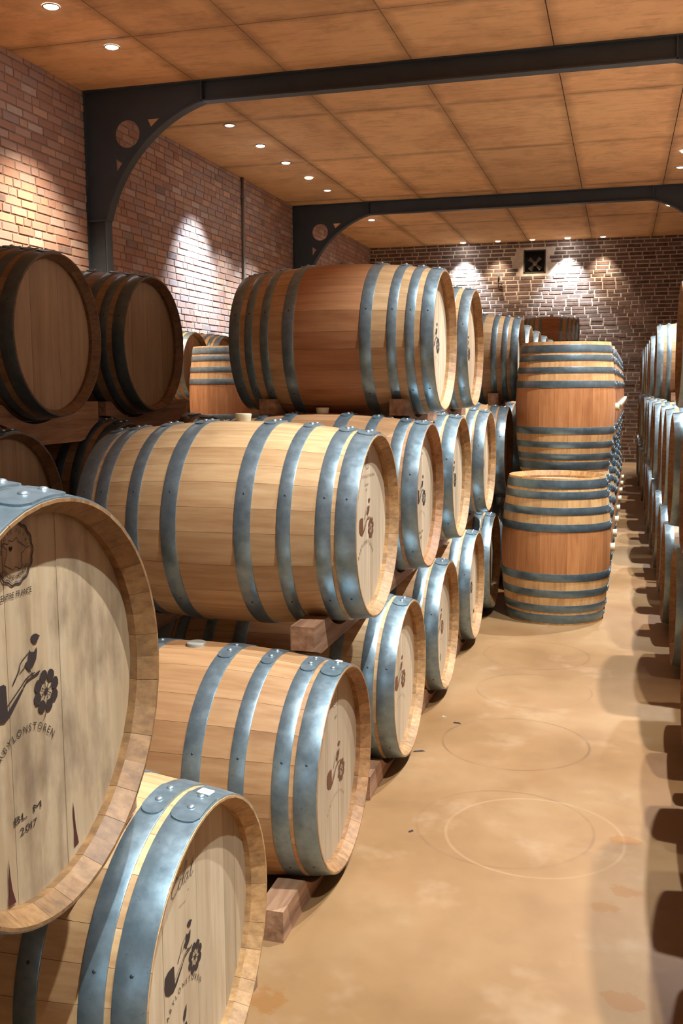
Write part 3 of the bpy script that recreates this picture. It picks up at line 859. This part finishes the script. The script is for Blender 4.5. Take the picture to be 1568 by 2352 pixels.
# deeper barrels of the same stack
GD = 'barrels deep in the left stack'
ty = [8.45 + .9 * k for k in range(10)]
for i, y in enumerate(ty):
    if i < 2: barrel(('pale hoop rim of a top-tier barrel just left behind the standing stack', 'second pale hoop rim of a top-tier barrel behind the standing stack')[i], (XT, y, ZT), 'P', full=False)
    else: barrel('top-tier barrel deep in the left stack behind the standing barrels', (XT, y, ZT), 'P', full=False, group=GD)
for y in [8.0, 8.9, 9.8, 10.7, 11.6, 12.5, 13.4, 14.3, 15.2, 16.1, 17.0]:
    barrel('lower barrel deep in the left stack behind the standing barrels', (XM, y, ZM), 'Q', full=False, group=GD, bung=None)
    barrel('lower barrel deep in the left stack behind the standing barrels', (XB, y + .45, ZB), 'Q', full=False, group=GD, bung=None)
barrel('lower barrel deep in the left stack behind the standing barrels', (XT, 17.45, ZT), 'P', full=False, group=GD)
barrel('far brown oak barrel topping the stack before the far wall', (-.70, 17.0, 2.255), 'P', full=False, tint=(.8, .68, .56), belly=1.0, hooptint=(.8, .8, .8))

# standing barrels, two high, running back along the aisle
XS = -.369
ys = [6.30, 7.03, 7.76, 8.49, 9.22, 9.95, 10.68, 11.41]
for i, y in enumerate(ys):
    if i == 0: barrel('standing oak barrel on the aisle floor, open rim and orange belly, front of its row', (XS, y, FZ), 'S', 'stand', key='S1', belly=1.0, tint=(1.15, 1.04, .84), hooptint=(.66, .70, .72))
    else: barrel('%s barrel on the floor in the standing row, mostly hidden behind the front one' % ORD[i], (XS + .010 * i, y, FZ), 'U', 'stand', full=False, group='standing barrels of the lower row', belly=1.0, hooptint=(.6, .63, .65))
for i, y in enumerate(ys[1:]):
    z = FZ + .871
    if i == 0: barrel('standing oak barrel stacked on another, front of the upper row', (XS + .0, y, z), 'U', 'stand', key='S2', belly=.9, tint=(1.1, .98, .8), hooptint=(.62, .66, .68))
    else: barrel('%s barrel of the upper standing row, only its right edge in view' % ORD[i], (XS + .010 * (i + 1), y, z), 'U', 'stand', full=False, group='standing barrels of the upper row', belly=.9, tint=(.95, .8, .7), hooptint=(.6, .63, .65))

# ------------------------------------------------------------------ left stack: rear column (dark) and wall column
XD = -2.03
dk = dict(tint=(.42, .37, .33), htint=(.66, .56, .46), belly=.3, weather=.75, hooptint=(.45, .45, .45))  # old wood; the unlit column's shade is also painted into these tints
barrel('dark old barrel at the left edge on the top tier, brown head facing us', (XD + .03, 3.28, ZT), 'P', key='D0', **dk)
barrel('dark old barrel on the top tier between the left-edge one and the lit gap', (XD, 4.12, ZT), 'P', key='D1', **dk)
barrel('dark barrel head low at the left edge under the top-tier timber', (XD + .02, 2.98, ZM), 'P', key='D2', **dk)
barrel('dark barrel behind the large pale one, only its shoulder showing', (XD, 3.85, ZM), 'P', key='D3', **dk)
barrel('dark middle-tier barrel hidden behind the front stack', (XD, 4.75, ZM), 'P', full=False, group='hidden barrels of the rear column', **dk)
barrel('dark middle-tier barrel hidden behind the front stack', (XD, 2.05, ZM), 'P', full=False, group='hidden barrels of the rear column', **dk)
for y in (1.7, 2.6, 3.45, 4.35, 5.2):
    barrel('dark bottom barrel hidden behind the front stack', (XD, y, ZB + .005), 'P', full=False, group='hidden barrels of the rear column', **dk)
XW = -3.72
for i, y in enumerate((8.37, 9.1, 9.9)):
    barrel(('lying barrel by the left wall whose dark head shows beside the old barrel', 'lying barrel with bright hoops by the left wall, seen through the gap', 'lying barrel by the left wall behind the brown-bellied one')[i], (XW, y, ZT), 'P', full=i < 2, tint=pale, htint=(.8, .62, .5))
    for z, q in ((ZM, .41), (ZB + .005, 0)):
        barrel('supporting barrel by the left wall, hidden below the gap', (XW, y + q, z), 'P', full=False, group='hidden barrels by the left wall')
barrel('standing barrel with chalk scratches seen through the gap at left', (-3.33, 8.15, FZ + .9), 'S', 'stand', key='S3', belly=.9, tint=(1.0, .92, .82), spin=0)
barrel('standing barrel hidden under the scratched one', (-3.33, 8.15, FZ), 'S', 'stand', full=False)

# ------------------------------------------------------------------ right-hand row, heads facing the aisle
XRT = .275
rdark = dict(tint=(.72, .6, .5), htint=(.56, .42, .30))  # htint paints in the shade on heads turned away from the lamps
GR = 'right-row barrels beside the camera, out of view'
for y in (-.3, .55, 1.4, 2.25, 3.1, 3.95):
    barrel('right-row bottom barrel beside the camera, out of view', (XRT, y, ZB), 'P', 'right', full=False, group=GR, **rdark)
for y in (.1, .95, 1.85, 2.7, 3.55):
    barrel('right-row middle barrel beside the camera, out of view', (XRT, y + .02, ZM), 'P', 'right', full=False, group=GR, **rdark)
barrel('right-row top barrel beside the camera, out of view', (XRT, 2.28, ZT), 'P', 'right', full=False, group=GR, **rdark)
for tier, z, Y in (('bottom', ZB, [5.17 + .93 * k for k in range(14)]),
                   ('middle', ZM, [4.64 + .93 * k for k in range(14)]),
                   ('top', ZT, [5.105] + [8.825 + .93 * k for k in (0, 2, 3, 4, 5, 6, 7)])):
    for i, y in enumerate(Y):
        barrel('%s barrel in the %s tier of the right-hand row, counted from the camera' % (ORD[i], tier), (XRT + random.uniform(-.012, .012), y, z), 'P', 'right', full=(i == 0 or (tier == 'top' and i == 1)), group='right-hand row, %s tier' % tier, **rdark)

# ------------------------------------------------------------------ timber cradles
def cradles(who, xh, yc, zc, model, y0, y1, lowers, ztop_off, thick, flip=False, rear=True, group=None, front_dx=.155):
    L = MODELS[model]['L']; s = -1 if not flip else 1
    for k, dx in (('front', front_dx), ('rear', L - .155)):
        if k == 'rear' and not rear: continue
        rail('%s timber cradle under the %s' % (k, who), xh + s * dx, y0, y1, zc - RB + ztop_off, max(FZ, zc - RB + ztop_off - thick), (yc, zc), lowers, model=model, group=group)
LB = [(y, ZB) for y in YB]; LM = [(y, ZM) for y in YM + [8.0]]
for k, who in ((1, 'barrel stamped Eclat'), (2, 'barrel with the flat grey bung'), (3, 'third bottom-tier barrel'), (4, 'fourth bottom-tier barrel'), (5, 'fifth bottom-tier barrel'), (6, 'shaded sixth bottom-tier barrel')):
    cradles(who, XB, YB[k], ZB, 'Q', YB[k] - .385, YB[k] + .40, [], .083, .09, front_dx=.105)
for k, who in ((0, 'weathered BL M 2017 barrel'), (1, 'large pale middle barrel'), (2, 'reddish middle-tier barrel'), (3, 'third middle-tier barrel'), (4, 'fourth middle-tier barrel'), (5, 'shadowed fifth middle-tier barrel')):
    cradles(who, XM, YM[k], ZM, 'Q', YM[k] - .345, YM[k] + .42, LB, .072, .098)
for k, who in ((0, 'brown-bellied top barrel'), (1, 'top barrel behind the brown-bellied one'), (2, 'dim top barrel by the standing ones')):
    cradles(who, XT, YT[k], ZT, 'P', YT[k] - .25, YT[k] + .44, LM, .092, .11)
LD = [(2.05, ZM), (2.98, ZM), (3.85, ZM), (4.75, ZM)]; LDB = [(y, ZB) for y in (1.7, 2.6, 3.45, 4.35, 5.2)]
cradles('dark barrel at the left edge', XD + .03, 3.28, ZT, 'P', 2.70, 3.74, LD, .088, .16)
cradles('dark barrel beside the lit gap', XD, 4.12, ZT, 'P', 3.86, 4.68, LD, .084, .14)
cradles('low dark barrel head at the left edge', XD + .02, 2.98, ZM, 'P', 2.55, 3.38, LDB, .07, .11)
cradles('dark barrel behind the large pale one', XD, 3.85, ZM, 'P', 3.43, 4.25, LDB, .07, .11)
for i, y in enumerate((5.105, 8.825, 10.685)):
    rail('reddish timber cradle under the %s top barrel of the right-hand row' % ORD[i], XRT + .155, y - .4, y + .4, ZT - RB + .085, ZT - RB - .02, (y, ZT), [(4.64 + .93 * q, ZM) for q in range(-1, 9)], model='P')

# ------------------------------------------------------------------ prints on the heads
def emb(key, du, dv, k, mat, arc=True, thin=False):
    e, M, m = BARRELS[key][:3]
    print_part(e, M, m, EMB.shifted(du, dv, k), mat, 'stamped_emblem', 'stamped emblem of a bird on a pipe with a flower')
    if arc: print_part(e, M, m, (ARC_THIN if thin else ARC).shifted(du, dv, k), mat if not thin else M_FAINT, 'stamped_lettering', 'arched stamped lettering')

def lettering(key, lines, mat, name='stamped_lettering'):
    e, M, m = BARRELS[key][:3]; k = Ink()
    for txt, u, v, h, w in lines: k.text(txt, (u, v), h, w)
    print_part(e, M, m, k, mat, name)

# weathered barrel: seal, lettering, emblem
e, M, m = BARRELS['M0'][:3]
U0 = -.013
k = Ink(); c0 = (-.027 + U0, .225)
k.circle(c0, .0425, .0026, 96, .0012, 14); k.circle(c0, .0395, .0009, 96, .0010, 14)
fr = [(-.0526, .2428), (-.0416, .2398), (-.0386, .2448), (-.0306, .2418), (-.0216, .2468), (-.0166, .2398), (-.0016, .2308), (-.0056, .2248), (-.0106, .2228), (-.0116, .2098), (-.0096, .2058), (-.0166, .2018), (-.0266, .2068), (-.0326, .2028), (-.0516, .2128), (-.0446, .2268), (-.0446, .2328), (-.0516, .2378), (-.0526, .2428)]
k.stroke([(x + U0, y) for x, y in fr], .0011)
k.disc((-.0374 + U0, .2338), .0022, n=10); k.disc((-.0338 + U0, .2338), .0022, n=10); k.poly([(-.0394 + U0, .2330), (-.0356 + U0, .2285), (-.0318 + U0, .2330)])
k.arc('HAUTE FUTAIE', (c0[0], c0[1]), .0285, .0055, 1.55); k.arc('JARDINS DES ROIS', (c0[0], c0[1]), .0355, .006, 1.0, True)
print_part(e, M, m, k, M_BLACK, 'stamped_seal', 'round black seal with a map outline')
lettering('M0', [('CENTRE FRANCE', -.030 + U0, .169, .0085, .078), ('BL M', -.024 + U0, -.146, .0105, .066), ('2017', -.024 + U0, -.1665, .0105, .042)], M_BLACK)
emb('M0', -.02 + U0, .03, 1.0, M_BLACK, False)
k = Ink(); k.arc(NAME, (-.022 + U0, -.120), .090, .0105, .86); print_part(e, M, m, k, M_BLACK, 'stamped_lettering')
for pts in ([(.092, -.178), (.0945, -.195), (.0975, -.222), (.104, -.250), (.091, -.252), (.0925, -.225), (.0905, -.20)], [(-.0745, -.19), (-.0725, -.215), (-.069, -.238), (-.062, -.260), (-.080, -.258), (-.0765, -.238), (-.0765, -.22)]): 
    k = Ink(); k.poly([(x + U0, y) for x, y in pts]); print_part(e, M, m, k, M_WINE, 'wine_drip', 'dark red wine drip', .0004)

# the Eclat barrel
e, M, m = BARRELS['B1'][:3]
k = Ink(); S_ = lambda *p: [(-.05 + (x - .5) * .095 + (y - .5) * .018, .170 + (y - .5) * .055) for x, y in p]
W_ = .0016
k.stroke(S_((.30, .92), (.24, 1.02), (.14, 1.0), (.10, .86), (.16, .72), (.26, .68), (.12, .62), (.0, .44), (.0, .24), (.08, .14), (.2, .2), (.3, .36)), W_)
k.stroke(S_((.3, .36), (.36, .52), (.46, .54), (.36, .54), (.31, .4), (.34, .24), (.42, .24), (.48, .36)), W_)
k.stroke(S_((.48, .36), (.6, .72), (.62, .98), (.55, 1.0), (.51, .8), (.50, .4), (.54, .24), (.60, .32)), W_)
k.stroke(S_((.74, .5), (.68, .54), (.61, .44), (.61, .28), (.67, .24), (.73, .4), (.77, .54), (.74, .34), (.78, .24), (.84, .34)), W_)
k.stroke(S_((.84, .34), (.92, .66), (.96, .9), (.9, .5), (.89, .28), (.94, .24), (1.02, .36)), W_)
k.stroke(S_((.84, .66), (1.0, .68)), W_)
k.disc((-.028, .135), .0014, n=6)
print_part(e, M, m, k, M_BLACK, 'stamped_lettering', 'script word Eclat')
lettering('B1', [('Cuvee', -.055, .120, .005, .03)], M_FAINT)
emb('B1', -.058, -.004, 1.0, M_BLACK, False)
k = Ink(); k.arc(NAME, (-.062, -.148), .098, .0105, .95); print_part(e, M, m, k, M_BLACK, 'stamped_lettering')
k = Ink(); k.poly([(-.062, -.124), (-.066, -.112), (-.060, -.100), (-.049, -.092), (-.050, -.106), (-.054, -.116)]); k.poly([(-.064, -.128), (-.05, -.128), (-.045, -.150), (-.062, -.155)])
k.circle((-.192, .109), .0125, .0012, 24); k.circle((-.192, .109), .0085, .0008, 24); k.stroke([(-.195, .104), (-.190, .108), (-.189, .113), (-.193, .113)], .0012)
print_part(e, M, m, k, M_BLACK, 'stamped_mark')

# large pale barrel
emb('M1', 0.0, .003, 1.12, M_BROWN, False)
e, M, m = BARRELS['M1'][:3]
k = Ink(); k.arc(NAME, (-.006, -.178), .118, .0125, .90); print_part(e, M, m, k, M_BROWN, 'stamped_lettering')
k = Ink(); k.circle((.008, .214), .030, .0016, 40); k.circle((.008, .214), .020, .0012, 30); k.circle((.008, .214), .010, .0012, 20)
for q in (-.008, .0, .008): k.stroke([(.0, .214 + q), (.016, .214 + q)], .0018)
print_part(e, M, m, k, M_BLACK, 'stamped_seal')
lettering('M1', [('DISTINCTION', .004, .161, .009, .20)], M_FAINT)
lettering('M1', [('Cuvee', .0, .134, .009, .045), ('15', .0, .116, .007, .014)], M_BROWN)
k = Ink(); k.stroke([(-.205, .012), (-.19, .034), (-.165, .036), (-.155, .018), (-.165, -.018), (-.195, -.052), (-.21, -.07)], .0035); k.stroke([(-.168, -.012), (-.15, -.026), (-.138, -.048)], .0045)
print_part(e, M, m, k, M_CHALK, 'chalk_mark', 'white chalk scrawl')
# second bottom barrel
emb('B2', .035, -.030, 1.1, M_BROWN, True, True)
e, M, m = BARRELS['B2'][:3]
k = Ink(); k.circle((.03, .193), .0200, .0016, 28); k.circle((.03, .193), .013, .001, 24); print_part(e, M, m, k, M_PAPER, 'round_stamp')
lettering('B2', [('15', .038, .138, .008, .02)], M_BROWN)
for key, du, dv, kk, mat in (('B3', .0, -.006, 1.1, M_BROWN), ('B4', .0, -.01, 1.05, M_BROWN), ('B5', .0, -.01, 1.05, M_BLACK), ('B6', .0, -.01, 1.05, M_BLACK),
                             ('M2', .0, .0, 1.1, M_BLACK), ('M3', -.02, .0, 1.08, M_BLACK), ('M4', -.02, .0, 1.05, M_BLACK), ('T1', -.01, .0, 1.08, M_BLACK), ('T2', -.01, -.01, 1.05, M_BLACK)):
    emb(key, du, dv, kk, mat, True, True)
e, M, m = BARRELS['M2'][:3]
k = Ink(); k.circle((.0, .215), .030, .0018, 36); k.circle((.0, .215), .020, .0012, 30); k.stroke([(-.012, .216), (-.002, .208), (.012, .224)], .003); print_part(e, M, m, k, M_BLACK, 'stamped_seal')
lettering('M2', [('CENTRE', .0, .172, .008, .06), ('BL M', .0, -.155, .011, .07), ('2017', .0, -.178, .011, .045)], M_BLACK)
lettering('B5', [('CENTRE', .0, .13, .008, .05), ('2017', .0, -.16, .012, .06)], M_BROWN)
lettering('M3', [('BL', -.01, -.155, .010, .04)], M_FAINT)
e, M, m = BARRELS['B4'][:3]
k = Ink(); k.disc((.02, -.165), .017, n=20); print_part(e, M, m, k, plain('grey_sticker', (128, 128, 118), .7), 'round_sticker', 'small grey round sticker')
e, M, m = BARRELS['B5'][:3]
k = Ink(); k.disc((.16, -.185), .016, .012); print_part(e, M, m, k, M_WINE, 'wine_spot', 'dark red wine spot', .0006)

# stickers on hoops
def sticker(key, hoop_i, ang, w, hgt):
    e, M, m = BARRELS[key][:3]; a, b = m['hoops'][hoop_i]; x = m['h'] - (a + b) / 2
    n = 4; V = []
    for j in range(n + 1):
        for s in (-1, 1):
            q = ang + (j / n - .5) * w / RB; xx = x + s * hgt / 2; r = rad(m, xx) + .0092
            V.append((xx, r * math.cos(q), r * math.sin(q)))
    F = [(2 * j, 2 * j + 1, 2 * j + 3, 2 * j + 2) for j in range(n)]
    o = mesh_obj('paper_sticker', V + [(v[0], v[1] * .994, v[2] * .994) for v in V], F + [tuple(i + 2 * (n + 1) for i in f[::-1]) for f in F], M_PAPER, e); o.matrix_local = M
    o['label'] = 'white barcode sticker'
    for i in range(7):
        q = ang + (-.35 + i * .11) * w / RB; r = RB * 1.2; V = []
        for s, dq in ((-1, -.0014), (1, -.0014), (1, .0014), (-1, .0014)):
            xx = x + s * hgt * .22; rr = rad(m, xx) + .0097; V.append((xx, rr * math.cos(q + dq), rr * math.sin(q + dq)))
        b_ = mesh_obj('barcode_bar', V, [(0, 1, 2, 3)], M_PIPE, o)
sticker('B1', 0, math.pi / 2 - .135, .034, .026)
sticker('B2', 0, math.pi / 2 - .125, .026, .018)
sticker('S1', 0, math.pi / 2 + .35, .022, .03)
# chalk scratches on the far standing barrel
e, M, m = BARRELS['S3'][:3]
mb = MB()
for q, x0, x1 in ((1.90, .02, .08), (1.95, .0, .06), (2.0, -.02, .12), (2.1, .0, .05), (2.16, .02, .11), (1.8, .03, .07)):
    V = [(x, (rad(m, x) + .002) * math.cos(q + dq), (rad(m, x) + .002) * math.sin(q + dq)) for x, dq in ((x0, -.007), (x0, .007), (x1, .007), (x1, -.007))]
    mb.add(V, [(0, 1, 2, 3)])
o = mb.build('chalk_mark', M_CHALK, e); o.matrix_local = M

# ------------------------------------------------------------------ bits on the floor
def splinter(label, x, y, L, rot, mat):
    V = [(-L / 2, 0, 0), (-L * .1, -.004, 0), (L / 2, 0, 0), (L * .1, .005, 0), (-L * .3, .0, .005), (L * .25, .001, .006)]
    F = [(0, 3, 2, 1), (0, 1, 4), (1, 2, 5), (1, 5, 4), (2, 3, 5), (3, 0, 4), (3, 4, 5)]
    o = mesh_obj('wood_splinter', V, F, mat); o.location = (x, y, FZ); o.rotation_euler = (0, 0, rot)
    return tag(o, label, 'splinter', 'splinters on the aisle floor')
M_SPL = plain('dark_splinter', (58, 44, 38), .8)
splinter('dark curved splinter on the floor beside the third bottom barrel', -.735, 3.73, .055, .4, M_SPL)
splinter('short dark splinter on the floor at the edge of the ring mark', -.64, 4.10, .04, -.2, M_SPL)
splinter('tiny dark crumb on the floor near the second bottom barrel', -.62, 3.02, .022, .7, M_SPL)
splinter('pale wood chip on the floor behind the third bottom barrel', -.71, 4.17, .03, -.3, M_HEAD)
